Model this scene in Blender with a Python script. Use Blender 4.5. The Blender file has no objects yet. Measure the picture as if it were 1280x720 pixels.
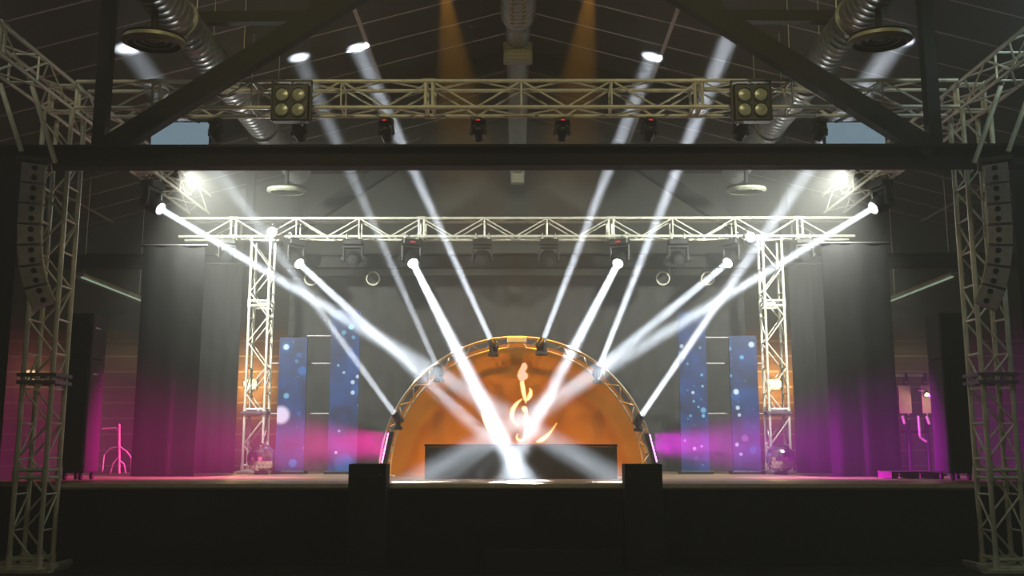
import bpy, math, random
from mathutils import Vector, Matrix, Euler
random.seed(7)
S = bpy.context.scene
COL = S.collection
PI = math.pi
R = math.radians

# ------------------------------------------------------------------ camera
F = 1241.0
PITCH, YAW = R(9.16), R(0.254)
cam = bpy.data.objects.new('camera', bpy.data.cameras.new('camera'))
COL.objects.link(cam)
S.camera = cam
CAM = Vector((0, 0, 1.75))
cam.location = CAM
cam.rotation_euler = (PI / 2 + PITCH, 0, YAW)
cam.data.sensor_width = 36
cam.data.lens = 36 * F / 1280
cam.data.clip_end = 200
ROT = Euler((PI / 2 + PITCH, 0, YAW)).to_matrix()


def at(px, py, Y):
    """the point at depth Y (metres in front of the camera) that the photograph shows at px, py"""
    d = ROT @ Vector(((px - 640) / F, (360 - py) / F, -1))
    return CAM + d * (Y / d.y)


# ------------------------------------------------------------------ materials
def base_mat(name):
    m = bpy.data.materials.new(name)
    m.use_nodes = True
    nt = m.node_tree
    return m, nt, nt.nodes['Principled BSDF']


def mat(name, color, rough=.5, metal=0., var=.15, scale=8., bump=0., spec=.5):
    m, nt, b = base_mat(name)
    tc = nt.nodes.new('ShaderNodeTexCoord')
    n = nt.nodes.new('ShaderNodeTexNoise')
    n.inputs['Scale'].default_value = scale
    n.inputs['Detail'].default_value = 4
    nt.links.new(tc.outputs['Object'], n.inputs['Vector'])
    r = nt.nodes.new('ShaderNodeValToRGB')
    c = color
    r.color_ramp.elements[0].position = .3
    r.color_ramp.elements[1].position = .7
    r.color_ramp.elements[0].color = (c[0] * (1 - var), c[1] * (1 - var), c[2] * (1 - var), 1)
    r.color_ramp.elements[1].color = (min(1, c[0] * (1 + var)), min(1, c[1] * (1 + var)), min(1, c[2] * (1 + var)), 1)
    nt.links.new(n.outputs['Fac'], r.inputs['Fac'])
    nt.links.new(r.outputs['Color'], b.inputs['Base Color'])
    b.inputs['Roughness'].default_value = rough
    b.inputs['Metallic'].default_value = metal
    b.inputs['Specular IOR Level'].default_value = spec
    if bump:
        bp = nt.nodes.new('ShaderNodeBump')
        bp.inputs['Strength'].default_value = bump
        bp.inputs['Distance'].default_value = .02
        nt.links.new(n.outputs['Fac'], bp.inputs['Height'])
        nt.links.new(bp.outputs['Normal'], b.inputs['Normal'])
    return m


def emit(name, color, strength, base=(.02, .02, .02)):
    m, nt, b = base_mat(name)
    b.inputs['Base Color'].default_value = (*base, 1)
    b.inputs['Emission Color'].default_value = (*color, 1)
    b.inputs['Emission Strength'].default_value = strength
    m.cycles.emission_sampling = 'NONE'
    return m


def nd(nt, t, **kw):
    n = nt.nodes.new(t)
    for k, v in kw.items():
        setattr(n, k, v)
    return n


def mth(nt, op, a, b=None):
    n = nd(nt, 'ShaderNodeMath', operation=op)
    for i, v in enumerate((a, b)):
        if v is None:
            continue
        if isinstance(v, (int, float)):
            n.inputs[i].default_value = v
        else:
            nt.links.new(v, n.inputs[i])
    return n.outputs[0]


M = {}
M['alu'] = mat('aluminium', (.82, .82, .72), .42, .15, .12, 6)
M['alu_dark'] = mat('worn_aluminium', (.74, .74, .60), .48, .15, .15, 6)
M['gold_alu'] = mat('arch_aluminium', (.70, .62, .48), .35, .8, .12, 6)
M['steel'] = mat('dark_steel', (.006, .006, .006), .65, .0, .25, 2, .1, .25)
M['black'] = mat('black_paint', (.022, .022, .024), .5, 0, .25, 12)
M['black_gloss'] = mat('black_plastic', (.018, .018, .020), .3, 0, .2, 12)
M['speaker_black'] = mat('speaker_paint', (.016, .016, .018), .7, 0, .25, 30, .3)
M['grille'] = mat('speaker_grille', (.012, .012, .013), .8, 0, .3, 120, .4)
M['array_grey'] = mat('speaker_side_grey', (.36, .34, .37), .55, 0, .2, 14)
M['hole'] = mat('dark_hole', (.004, .004, .004), .9, 0, .1, 14)
M['velvet'] = mat('black_velvet', (.018, .018, .019), .95, 0, .2, 5, .15, .1)
M['grey_cloth'] = mat('grey_cloth', (.055, .055, .055), .95, 0, .2, 3, .15, .1)
M['skirt'] = mat('black_skirt_cloth', (.010, .010, .010), .95, 0, .3, 4, .2, .1)
M['cloth'] = mat('amber_cloth', (.46, .19, .02), .9, 0, .06, 2, .03, .1)
M['duct'] = mat('galvanised_duct', (.26, .28, .28), .38, .6, .2, 5, .1)
M['duct_dark'] = mat('diffuser_paint', (.22, .23, .18), .5, .1, .15, 6)
M['chrome'] = mat('chrome', (.8, .8, .8), .2, 1., .05, 6)
M['mirror'] = mat('mirror_tile', (.85, .85, .85), .06, 1., .05, 20)
M['beige'] = mat('beige_board', (.50, .40, .25), .7, 0, .1, 5)
M['purple_steel'] = mat('violet_grey_steel', (.20, .16, .22), .5, .3, .1, 8)
M['white_metal'] = mat('pale_metal', (.45, .50, .46), .4, .5, .1, 6)
M['rubber'] = mat('rubber', (.015, .015, .015), .8, 0, .1, 10)
M['lens_off'] = mat('unlit_lens', (.36, .40, .30), .25, .0, .2, 25)
M['lens_dark'] = mat('dark_lens', (.05, .05, .055), .08, .2, .2, 25)
M['lens_on'] = emit('lit_lens', (.9, .95, 1), 14)
M['lens_wash'] = emit('lit_wash_lens', (.85, .95, 1), 25)
M['led_red'] = emit('red_status_light', (1, .03, .03), .8)
M['sconce'] = emit('warm_lamp_glass', (1, .72, .30), 7)
M['pink_cell'] = emit('pink_led', (1, .25, .85), 6)
M['violet_cell'] = emit('violet_led', (.95, .25, 1), 6)
M['sign_face'] = emit('sign_face', (1, .72, .36), 2.2, (.3, .2, .1))
M['sign_head'] = emit('sign_head_face', (1, .66, .50), 1.2, (.3, .2, .1))
M['sign_edge'] = emit('sign_edge', (1, .40, .02), .9, (.3, .2, .1))


def deck_mat():
    m, nt, b = base_mat('plywood_deck')
    tc = nd(nt, 'ShaderNodeTexCoord')
    mp = nd(nt, 'ShaderNodeMapping')
    mp.inputs['Scale'].default_value = (1, 6, 1)
    nt.links.new(tc.outputs['Object'], mp.inputs['Vector'])
    n = nd(nt, 'ShaderNodeTexNoise')
    n.inputs['Scale'].default_value = 2.2
    n.inputs['Detail'].default_value = 6
    nt.links.new(mp.outputs[0], n.inputs['Vector'])
    r = nd(nt, 'ShaderNodeValToRGB')
    r.color_ramp.elements[0].color = (.22, .13, .085, 1)
    r.color_ramp.elements[1].color = (.46, .32, .22, 1)
    nt.links.new(n.outputs['Fac'], r.inputs['Fac'])
    nt.links.new(r.outputs[0], b.inputs['Base Color'])
    b.inputs['Roughness'].default_value = .45
    return m


def roof_mat():
    """dark insulation with thin pale banding along and across the slope"""
    m, nt, b = base_mat('roof_insulation')
    tc = nd(nt, 'ShaderNodeTexCoord')
    sp = nd(nt, 'ShaderNodeSeparateXYZ')
    nt.links.new(tc.outputs['Object'], sp.inputs[0])
    fy = mth(nt, 'FRACT', mth(nt, 'MULTIPLY', mth(nt, 'ADD', sp.outputs['Y'], .23), 1 / 1.12))
    ly = mth(nt, 'LESS_THAN', fy, .045)
    ax = mth(nt, 'ABSOLUTE', sp.outputs['X'])
    fx = mth(nt, 'FRACT', mth(nt, 'MULTIPLY', mth(nt, 'SUBTRACT', ax, .4), 1 / 2.7))
    lx = mth(nt, 'MULTIPLY', mth(nt, 'LESS_THAN', fx, .028), mth(nt, 'GREATER_THAN', ax, 1.0))
    l = mth(nt, 'MAXIMUM', ly, lx)
    n = nd(nt, 'ShaderNodeTexNoise')
    n.inputs['Scale'].default_value = 1.5
    nt.links.new(tc.outputs['Object'], n.inputs['Vector'])
    r = nd(nt, 'ShaderNodeValToRGB')
    r.color_ramp.elements[0].color = (.012, .012, .012, 1)
    r.color_ramp.elements[1].color = (.022, .022, .022, 1)
    nt.links.new(n.outputs['Fac'], r.inputs['Fac'])
    mx = nd(nt, 'ShaderNodeMix', data_type='RGBA')
    nt.links.new(l, mx.inputs['Factor'])
    nt.links.new(r.outputs[0], mx.inputs['A'])
    mx.inputs['B'].default_value = (.42, .42, .45, 1)
    nt.links.new(mx.outputs['Result'], b.inputs['Base Color'])
    b.inputs['Roughness'].default_value = .7
    return m


def back_wall_mat():
    """brown boards below five metres, grey paint above"""
    m, nt, b = base_mat('boarded_wall')
    tc = nd(nt, 'ShaderNodeTexCoord')
    sp = nd(nt, 'ShaderNodeSeparateXYZ')
    nt.links.new(tc.outputs['Object'], sp.inputs[0])
    fz = mth(nt, 'FRACT', mth(nt, 'MULTIPLY', sp.outputs['Z'], 1 / .42))
    line = mth(nt, 'LESS_THAN', fz, .10)
    mp = nd(nt, 'ShaderNodeMapping')
    mp.inputs['Scale'].default_value = (.6, 1, 7)
    nt.links.new(tc.outputs['Object'], mp.inputs['Vector'])
    n = nd(nt, 'ShaderNodeTexNoise')
    n.inputs['Scale'].default_value = 2
    n.inputs['Detail'].default_value = 5
    nt.links.new(mp.outputs[0], n.inputs['Vector'])
    r = nd(nt, 'ShaderNodeValToRGB')
    r.color_ramp.elements[0].color = (.16, .075, .03, 1)
    r.color_ramp.elements[1].color = (.30, .15, .06, 1)
    nt.links.new(n.outputs['Fac'], r.inputs['Fac'])
    m1 = nd(nt, 'ShaderNodeMix', data_type='RGBA')
    nt.links.new(line, m1.inputs['Factor'])
    nt.links.new(r.outputs[0], m1.inputs['A'])
    m1.inputs['B'].default_value = (.50, .36, .20, 1)
    up = mth(nt, 'GREATER_THAN', sp.outputs['Z'], 4.95)
    m2 = nd(nt, 'ShaderNodeMix', data_type='RGBA')
    nt.links.new(up, m2.inputs['Factor'])
    nt.links.new(m1.outputs['Result'], m2.inputs['A'])
    m2.inputs['B'].default_value = (.07, .075, .065, 1)
    nt.links.new(m2.outputs['Result'], b.inputs['Base Color'])
    b.inputs['Roughness'].default_value = .6
    return m


def screen_mat(name, w, h, dots, seed):
    """a blue LED screen picture: faint columns, a glow and round lights of the given place, size, brightness"""
    m, nt, b = base_mat(name)
    b.inputs['Base Color'].default_value = (.02, .02, .03, 1)
    b.inputs['Roughness'].default_value = .5
    tc = nd(nt, 'ShaderNodeTexCoord')
    sp = nd(nt, 'ShaderNodeSeparateXYZ')
    nt.links.new(tc.outputs['Object'], sp.inputs[0])
    n = nd(nt, 'ShaderNodeTexNoise')
    n.inputs['Scale'].default_value = 2.5
    n.inputs['Detail'].default_value = 3
    mp = nd(nt, 'ShaderNodeMapping')
    mp.inputs['Location'].default_value = (seed, seed * 2, 0)
    nt.links.new(tc.outputs['Object'], mp.inputs['Vector'])
    nt.links.new(mp.outputs[0], n.inputs['Vector'])
    r = nd(nt, 'ShaderNodeValToRGB')
    r.color_ramp.elements[0].color = (.005, .026, .10, 1)
    r.color_ramp.elements[0].position = .35
    r.color_ramp.elements[1].color = (.012, .082, .34, 1)
    r.color_ramp.elements[1].position = .7
    nt.links.new(n.outputs['Fac'], r.inputs['Fac'])
    total = r.outputs[0]
    # fine random points of light
    v = nd(nt, 'ShaderNodeTexVoronoi')
    v.inputs['Scale'].default_value = 7
    nt.links.new(mp.outputs[0], v.inputs['Vector'])
    pt = mth(nt, 'LESS_THAN', v.outputs['Distance'], .13)
    sc = nd(nt, 'ShaderNodeSeparateColor')
    nt.links.new(v.outputs['Color'], sc.inputs[0])
    pt = mth(nt, 'MULTIPLY', pt, mth(nt, 'GREATER_THAN', sc.outputs[0], .72))
    pt = mth(nt, 'MULTIPLY', pt, .35)
    layers = [(pt, (.35, .8, 1))]
    for (u, t, rad, k, colr) in dots:
        dx = mth(nt, 'SUBTRACT', sp.outputs['X'], u)
        dz = mth(nt, 'SUBTRACT', sp.outputs['Z'], t)
        d = mth(nt, 'SQRT', mth(nt, 'ADD', mth(nt, 'MULTIPLY', dx, dx), mth(nt, 'MULTIPLY', dz, dz)))
        mr = nd(nt, 'ShaderNodeMapRange', interpolation_type='SMOOTHSTEP')
        nt.links.new(d, mr.inputs['Value'])
        mr.inputs['From Min'].default_value = rad * .55
        mr.inputs['From Max'].default_value = rad * 1.1
        mr.inputs['To Min'].default_value = k
        mr.inputs['To Max'].default_value = 0
        layers.append((mr.outputs[0], colr))
    for f, c in layers:
        vm = nd(nt, 'ShaderNodeVectorMath', operation='SCALE')
        vm.inputs[0].default_value = c
        nt.links.new(f, vm.inputs['Scale'])
        va = nd(nt, 'ShaderNodeVectorMath', operation='ADD')
        nt.links.new(total, va.inputs[0])
        nt.links.new(vm.outputs[0], va.inputs[1])
        total = va.outputs[0]
    nt.links.new(total, b.inputs['Emission Color'])
    b.inputs['Emission Strength'].default_value = 1.0
    m.cycles.emission_sampling = 'NONE'
    return m


M['deck'] = deck_mat()
M['roof'] = roof_mat()
M['wall_back'] = back_wall_mat()
M['wall_side'] = mat('dark_wall_paint', (.030, .032, .030), .8, 0, .2, 1)
M['floor'] = mat('dark_concrete', (.020, .020, .020), .7, 0, .3, 1.2)


# ------------------------------------------------------------------ mesh building
class MB:
    def __init__(s):
        s.v, s.f = [], []

    def add(s, vs, fs):
        o = len(s.v)
        s.v += [tuple(p) for p in vs]
        s.f += [tuple(i + o for i in f) for f in fs]
        return s

    def box(s, c, d, rot=None, bev=0.):
        hx, hy, hz = d[0] / 2, d[1] / 2, d[2] / 2
        c = Vector(c)
        if bev <= 0:
            vs = [Vector((x * hx, y * hy, z * hz)) for x in (-1, 1) for y in (-1, 1) for z in (-1, 1)]
            fs = [(0, 1, 3, 2), (4, 6, 7, 5), (0, 4, 5, 1), (2, 3, 7, 6), (0, 2, 6, 4), (1, 5, 7, 3)]
        else:
            # chamfered along the vertical and horizontal edges: stacked octagons
            b = min(bev, hx * .9, hy * .9, hz * .9)

            def ring(ix, iy, z):
                return [Vector(p) for p in ((ix - b, -iy, z), (ix, -iy + b, z), (ix, iy - b, z), (ix - b, iy, z),
                                            (-ix + b, iy, z), (-ix, iy - b, z), (-ix, -iy + b, z), (-ix + b, -iy, z))]
            rs = [ring(hx - b * .6, hy - b * .6, -hz), ring(hx, hy, -hz + b), ring(hx, hy, hz - b), ring(hx - b * .6, hy - b * .6, hz)]
            vs = sum(rs, [])
            fs = [tuple(range(7, -1, -1)), tuple(range(24, 32))]
            for k in range(3):
                for i in range(8):
                    j = (i + 1) % 8
                    fs.append((k * 8 + i, k * 8 + j, k * 8 + 8 + j, k * 8 + 8 + i))
        if rot is not None:
            m = rot if isinstance(rot, Matrix) else Euler(rot).to_matrix()
            vs = [m @ p for p in vs]
        return s.add([c + p for p in vs], fs)

    def beam(s, p, q, w, h, up=(0, 0, 1)):
        """a rectangular bar from p to q"""
        p, q = Vector(p), Vector(q)
        y = (q - p).normalized()
        u = Vector(up)
        x = y.cross(u).normalized()
        z = x.cross(y)
        m = Matrix((x, y, z)).transposed()
        return s.box((p + q) / 2, (w, (q - p).length, h), m)

    def tube(s, p, q, r, n=8, r2=None):
        p, q = Vector(p), Vector(q)
        r2 = r if r2 is None else r2
        z = (q - p)
        if z.length < 1e-6:
            return s
        z.normalize()
        a = Vector((0, 0, 1)) if abs(z.z) < .9 else Vector((1, 0, 0))
        x = z.cross(a).normalized()
        y = z.cross(x)
        vs = []
        for c, rr in ((p, r), (q, r2)):
            for i in range(n):
                t = 2 * PI * i / n
                vs.append(c + x * (rr * math.cos(t)) + y * (rr * math.sin(t)))
        fs = [(i, (i + 1) % n, n + (i + 1) % n, n + i) for i in range(n)]
        fs += [tuple(range(n - 1, -1, -1)), tuple(range(n, 2 * n))]
        return s.add(vs, fs)

    def path(s, pts, r, n=8):
        pts = [Vector(p) for p in pts]
        vs, fs = [], []
        prev = None
        for k, p in enumerate(pts):
            t = (pts[min(k + 1, len(pts) - 1)] - pts[max(k - 1, 0)]).normalized()
            if prev is None:
                a = Vector((0, 0, 1)) if abs(t.z) < .9 else Vector((1, 0, 0))
                x = t.cross(a).normalized()
            else:
                x = (prev - t * prev.dot(t)).normalized()
            prev = x
            y = t.cross(x)
            for i in range(n):
                g = 2 * PI * i / n
                vs.append(p + x * (r * math.cos(g)) + y * (r * math.sin(g)))
        for k in range(len(pts) - 1):
            for i in range(n):
                j = (i + 1) % n
                fs.append((k * n + i, k * n + j, k * n + n + j, k * n + n + i))
        L = len(pts) * n
        fs += [tuple(range(n - 1, -1, -1)), tuple(range(L - n, L))]
        return s.add(vs, fs)

    def lathe(s, prof, n=20, mtx=None):
        """prof: (radius, height) pairs turned about local Z; closed with caps where radius is zero"""
        vs, fs = [], []
        for (r, h) in prof:
            for i in range(n):
                t = 2 * PI * i / n
                vs.append(Vector((r * math.cos(t), r * math.sin(t), h)))
        for k in range(len(prof) - 1):
            for i in range(n):
                j = (i + 1) % n
                fs.append((k * n + i, k * n + j, k * n + n + j, k * n + n + i))
        if prof[0][0] > 1e-5:
            fs.append(tuple(range(n - 1, -1, -1)))
        if prof[-1][0] > 1e-5:
            L = len(prof) * n
            fs.append(tuple(range(L - n, L)))
        if mtx is not None:
            vs = [mtx @ p for p in vs]
        return s.add(vs, fs)

    def mesh(s, name, smooth=False):
        me = bpy.data.meshes.new(name)
        me.from_pydata(s.v, [], s.f)
        me.validate(clean_customdata=False)
        import bmesh
        bm = bmesh.new()
        bm.from_mesh(me)
        bmesh.ops.recalc_face_normals(bm, faces=bm.faces)
        if smooth:
            for f in bm.faces:
                f.smooth = True
            for e in bm.edges:
                if len(e.link_faces) == 2 and e.calc_face_angle(0) > R(40):
                    e.smooth = False
        bm.to_mesh(me)
        bm.free()
        return me

    def build(s, name, m, parent=None, smooth=False, loc=None):
        me = s.mesh(name, smooth)
        me.materials.append(m)
        return put(name, me, parent, loc)


def put(name, me, parent=None, loc=None, rot=None):
    o = bpy.data.objects.new(name, me)
    COL.objects.link(o)
    if parent is not None:
        o.parent = parent
    if loc is not None:
        o.location = loc
    if rot is not None:
        o.rotation_euler = rot
    return o


def thing(name, label, cat, loc=(0, 0, 0), rot=(0, 0, 0), group=None):
    o = bpy.data.objects.new(name, None)
    COL.objects.link(o)
    o.location = loc
    o.rotation_euler = rot
    o.empty_display_size = .1
    return tag(o, label, cat, group)


def tag(o, label, cat, group=None):
    o['label'] = label
    o['category'] = cat
    if group:
        o['group'] = group
    return o


def struct(o, label, cat):
    o['kind'] = 'structure'
    return tag(o, label, cat)


CACHE = {}


def cached(key, fn, m, smooth=False):
    if key not in CACHE:
        me = fn().mesh(key, smooth)
        me.materials.append(m)
        CACHE[key] = me
    return CACHE[key]


# ------------------------------------------------------------------ lights
KB = .012          # strength of the narrow beams


def spot(p, q, deg, energy, color=(1, 1, 1), radius=.05, blend=.3, fall='Quadratic'):
    l = bpy.data.lights.new('spot', 'SPOT')
    l.energy = energy
    l.color = color
    l.spot_size = R(deg)
    l.spot_blend = blend
    l.shadow_soft_size = radius
    if fall != 'Quadratic':
        l.use_nodes = True
        nt = l.node_tree
        f = nt.nodes.new('ShaderNodeLightFalloff')
        f.inputs['Strength'].default_value = 1
        nt.links.new(f.outputs[fall], nt.nodes['Emission'].inputs['Strength'])
    o = bpy.data.objects.new('spot_light', l)
    COL.objects.link(o)
    o.location = p
    o.rotation_euler = (Vector(q) - Vector(p)).to_track_quat('-Z', 'Y').to_euler()
    return o


def beam(p, q, deg, energy, color, dia):
    """a collimated beam: a small round lens whose light spreads by a few degrees"""
    l = bpy.data.lights.new('beam', 'AREA')
    l.shape = 'DISK'
    l.size = dia
    l.spread = R(deg)
    l.energy = energy
    l.color = color
    o = bpy.data.objects.new('beam_light', l)
    COL.objects.link(o)
    o.location = p
    o.rotation_euler = (Vector(q) - Vector(p)).to_track_quat('-Z', 'Y').to_euler()
    return o


def area(p, q, sx, sy, energy, color):
    l = bpy.data.lights.new('area', 'AREA')
    l.shape = 'RECTANGLE'
    l.size, l.size_y = sx, sy
    l.energy = energy
    l.color = color
    o = bpy.data.objects.new('area_light', l)
    COL.objects.link(o)
    o.location = p
    o.rotation_euler = (Vector(q) - Vector(p)).to_track_quat('-Z', 'Y').to_euler()
    return o


# ------------------------------------------------------------------ the haze that fills the hall
w = bpy.data.worlds.new('hall_air')
S.world = w
w.use_nodes = True
nt = w.node_tree
nt.nodes.clear()
wo = nt.nodes.new('ShaderNodeOutputWorld')
vs = nt.nodes.new('ShaderNodeVolumeScatter')
vs.inputs['Density'].default_value = .022
vs.inputs['Anisotropy'].default_value = .1
vs.inputs['Color'].default_value = (1, 1, 1, 1)
nt.links.new(vs.outputs[0], wo.inputs['Volume'])

# ------------------------------------------------------------------ room
HS = 1.217                        # stage height
HD = HS + .004                    # what stands on the deck
RIDGE, SLOPE = 11.0, .27


def roof_z(x):
    return RIDGE - SLOPE * abs(x)


XW, YF, YB = 14.0, -6.0, 27.0
struct(MB().box((0, (YF + YB) / 2, -.1), (2 * XW + .6, YB - YF + .6, .2)).build('floor', M['floor']),
       'dark concrete floor of the hall in front of the stage', 'floor')
rf = MB()
for sgn in (-1, 1):
    a = (0, RIDGE)
    b = (sgn * (XW + .3), RIDGE - SLOPE * (XW + .3))
    vs_ = [(a[0], YF, a[1]), (b[0], YF, b[1]), (b[0], YB, b[1]), (a[0], YB, a[1]),
           (a[0], YF, a[1] + .15), (b[0], YF, b[1] + .15), (b[0], YB, b[1] + .15), (a[0], YB, a[1] + .15)]
    rf.add(vs_, [(0, 1, 2, 3), (4, 7, 6, 5), (0, 4, 5, 1), (1, 5, 6, 2), (2, 6, 7, 3), (3, 7, 4, 0)])
struct(rf.build('ceiling', M['roof']), 'dark pitched ceiling with thin pale bands above the stage', 'ceiling')
EAVE = RIDGE - SLOPE * XW
for nm, sg, lab in (('wall_left', -1, 'dark side wall of the hall left of the stage'), ('wall_right', 1, 'dark side wall of the hall right of the stage')):
    struct(MB().box((sg * (XW + .1), (YF + YB) / 2, EAVE / 2), (.2, YB - YF, EAVE)).build(nm, M['wall_side']), lab, 'wall')
for nm, y, d, m, lab in (('wall_back', YB, .2, M['wall_back'], 'far wall with brown boards below and grey paint above'),
                         ('wall_front', YF, -.2, M['wall_side'], 'dark wall at the near end of the hall')):
    pts = [(-XW, 0), (XW, 0), (XW, EAVE), (0, RIDGE), (-XW, EAVE)]
    g = MB()
    g.add([(x, y, z) for x, z in pts] + [(x, y + d, z) for x, z in pts],
          [(0, 1, 2, 3, 4), (9, 8, 7, 6, 5)] + [(i, i + 5, (i + 1) % 5 + 5, (i + 1) % 5) for i in range(5)])
    struct(g.build(nm, m), lab, 'wall')


# ------------------------------------------------------------------ steel roof frames of the building
def frame(Y, label, near):
    t = thing('steel_roof_truss', label, 'roof truss', (0, Y, 5.78), group=None)
    z = .0
    XE = 13.9
    c = MB()
    c.box((0, 0, .02), (2 * XE, .26, .04)).box((0, 0, .30), (2 * XE, .26, .04)).box((0, 0, .16), (2 * XE, .05, .28))
    c.build('bottom_chord', M['steel'], t)
    for sg in (-1, 1):
        r = MB()
        zr = lambda x: roof_z(x) - 5.78 - .22
        r.beam((sg * .02, 0, zr(0)), (sg * XE, 0, zr(XE)), .22, .3)
        r.build('rafter', M['steel'], t)
        MB().beam((sg * 6.05, 0, .25), (sg * 1.15, 0, 3.55), .2, .30).build('web_diagonal', M['steel'], t)
        xw = 6.1
        MB().beam((sg * xw, 0, .3), (sg * xw, 0, zr(xw)), .18, .18, (0, 1, 0)).build('web_post', M['steel'], t)
        MB().beam((sg * 2.95, 0, 2.33), (sg * 5.35, 0, 2.30), .14, .17).build('web_strut', M['steel'], t)
        MB().beam((sg * 3.0, 0, 2.3), (sg * 2.9, 0, zr(2.9)), .14, .16, (0, 1, 0)).build('web_post', M['steel'], t)
        MB().beam((sg * XE, 0, .3), (sg * XE, 0, -5.78), .2, .2, (0, 1, 0)).build('column', M['steel'], t)
    return t


frame(14.0, 'dark steel roof truss crossing in front of the stage lights', True)
frame(22.15, 'dark steel roof truss behind the rear lighting truss', False)


# ------------------------------------------------------------------ aluminium lighting truss
def truss(root, p0, axis, u, v, L, s=.48, pitch=1.385, off=0., cr=.030, br=.016, couplers=(), rungs=False, mk='alu', uprights=()):
    """four chords, zig-zag bracing on the four sides, coupler frames; p0 is the start of the axis in root space"""
    p0, A, U, V = Vector(p0), Vector(axis), Vector(u), Vector(v)
    h = s / 2 - cr
    P = lambda t, a, b: p0 + A * t + U * (a * h) + V * (b * h)
    for a in (-1, 1):
        for b in (-1, 1):
            MB().tube(P(0, a, b), P(L, a, b), cr, 10).build('chord', M[mk], root, True)
    br_ = MB()
    half = pitch / 2
    ks = range(int(math.ceil((0 - off) / half)), int(math.floor((L - off) / half)))
    for k in ks:
        t0, t1 = off + k * half, off + (k + 1) * half
        e = -1 if k % 2 else 1
        for b in (-1, 1):        # sides facing +-V : zig-zag between the two U chords
            br_.tube(P(t0, e, b), P(t1, -e, b), br, 6)
        for a in (-1, 1):
            if rungs:
                br_.tube(P(t0, a, -1), P(t0, a, 1), br, 6)
                if k % 2:
                    br_.tube(P(t0, a, -1), P(t1, a, 1), br, 6)
            else:
                br_.tube(P(t0, a, e), P(t1, a, -e), br, 6)
    for t in uprights:
        for b in (-1, 1):
            br_.tube(P(t, -1, b), P(t, 1, b), br, 6)
        br_.tube(P(t, 1, -1), P(t, 1, 1), br, 6)
        br_.tube(P(t, -1, -1), P(t, -1, 1), br, 6)
    br_.build('bracing', M[mk], root, True)
    for t in couplers:
        c = MB()
        for d in (-.055, .055):
            for a, b, a2, b2 in ((-1, -1, 1, -1), (1, -1, 1, 1), (1, 1, -1, 1), (-1, 1, -1, -1)):
                c.tube(P(t + d, a, b), P(t + d, a2, b2), .024, 8)
        for a in (-1, 1):
            for b in (-1, 1):
                c.tube(P(t - .10, a, b), P(t + .10, a, b), cr * 1.35, 10)
        c.build('coupler', M[mk], root, True)


ZF = 6.88                              # underside of front and side trusses
t = thing('lighting_truss', 'silver lighting truss spanning the front, carrying two four-lamp blinders', 'truss', (0, 14.79, ZF))
truss(t, (-6.78, 0, .24), (1, 0, 0), (0, 0, 1), (0, 1, 0), 13.56, off=6.86 - 1.385 * 4,
      couplers=(6.78 - 5.54, 6.78 - 1.34, 6.78 + 2.80), uprights=[6.86 + 1.385 * k for k in (-3, -2, 0, 1, 3, 4)])
ZR = 6.33
t = thing('lighting_truss', 'silver lighting truss spanning the rear, carrying beam lights over the arch', 'truss', (0, 21.62, ZR))
truss(t, (-7.45, 0, .235), (1, 0, 0), (0, 0, 1), (0, 1, 0), 14.9, s=.47, off=7.45 - 2.09 - 1.385 * 3,
      couplers=(7.45 - 6.25, 7.45 - 2.09, 7.45 + 2.09, 7.45 + 6.25), uprights=[7.45 - 2.09 + 1.385 * k for k in (-2, -1, 1, 2, 4, 5)])
for sg, wd in ((-1, 'left'), (1, 'right')):
    t = thing('lighting_truss', 'silver lighting truss running back from front %s tower to rear truss' % wd, 'truss', (sg * 7.05, 12.3, ZF))
    truss(t, (0, 0, .24), (0, 1, 0), (0, 0, 1), (1, 0, 0), 9.2, off=.1, couplers=(.2, 2.49, 5.9), uprights=(1.2, 3.6, 7.3))
    # front tower
    t = thing('truss_tower', 'tall silver truss tower at the front %s corner of the stage' % wd, 'tower', (sg * 7.03, 14.79, 0))
    truss(t, (0, 0, .07), (0, 0, 1), (1, 0, 0), (0, 1, 0), 6.78, s=.50, pitch=1.02, off=.0, cr=.036, br=.017, rungs=True, mk='alu_dark', couplers=(.06, 1.31))
    b = MB().box((0, 0, .03), (.86, .70, .06), bev=.01)
    b.build('base_plate', M['alu_dark'], t)
    for sx in (-1, 1):
        MB().beam((sx * .42, -.35, .09), (sx * .42, .35, .09), .07, .07).build('base_rail', M['alu_dark'], t)
    g = MB()
    for dz in (-.055, .055):
        for (a, b_) in (((-.27, -.27), (.27, -.27)), ((.27, -.27), (.27, .27)), ((.27, .27), (-.27, .27)), ((-.27, .27), (-.27, -.27))):
            g.beam((a[0], a[1], 2.76 + dz), (b_[0], b_[1], 2.76 + dz), .045, .05)
    g.build('collar', M['purple_steel'], t)
    # rear tower
    t = thing('truss_tower', 'slim truss tower at the rear %s of the stage beside the drapes' % wd, 'tower', (sg * 5.62, 21.62, HD))
    truss(t, (0, 0, .05), (0, 0, 1), (1, 0, 0), (0, 1, 0), ZR - HS - .06, s=.47, pitch=1.1, cr=.028, br=.015, rungs=True, couplers=(.06, 1.25, 3.6))
    MB().box((0, 0, .025), (.6, .6, .05), bev=.01).build('base_plate', M['alu_dark'], t)
    MB().box((0, 0, 1.28), (.56, .56, .05)).build('shelf', M['purple_steel'], t)

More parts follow.
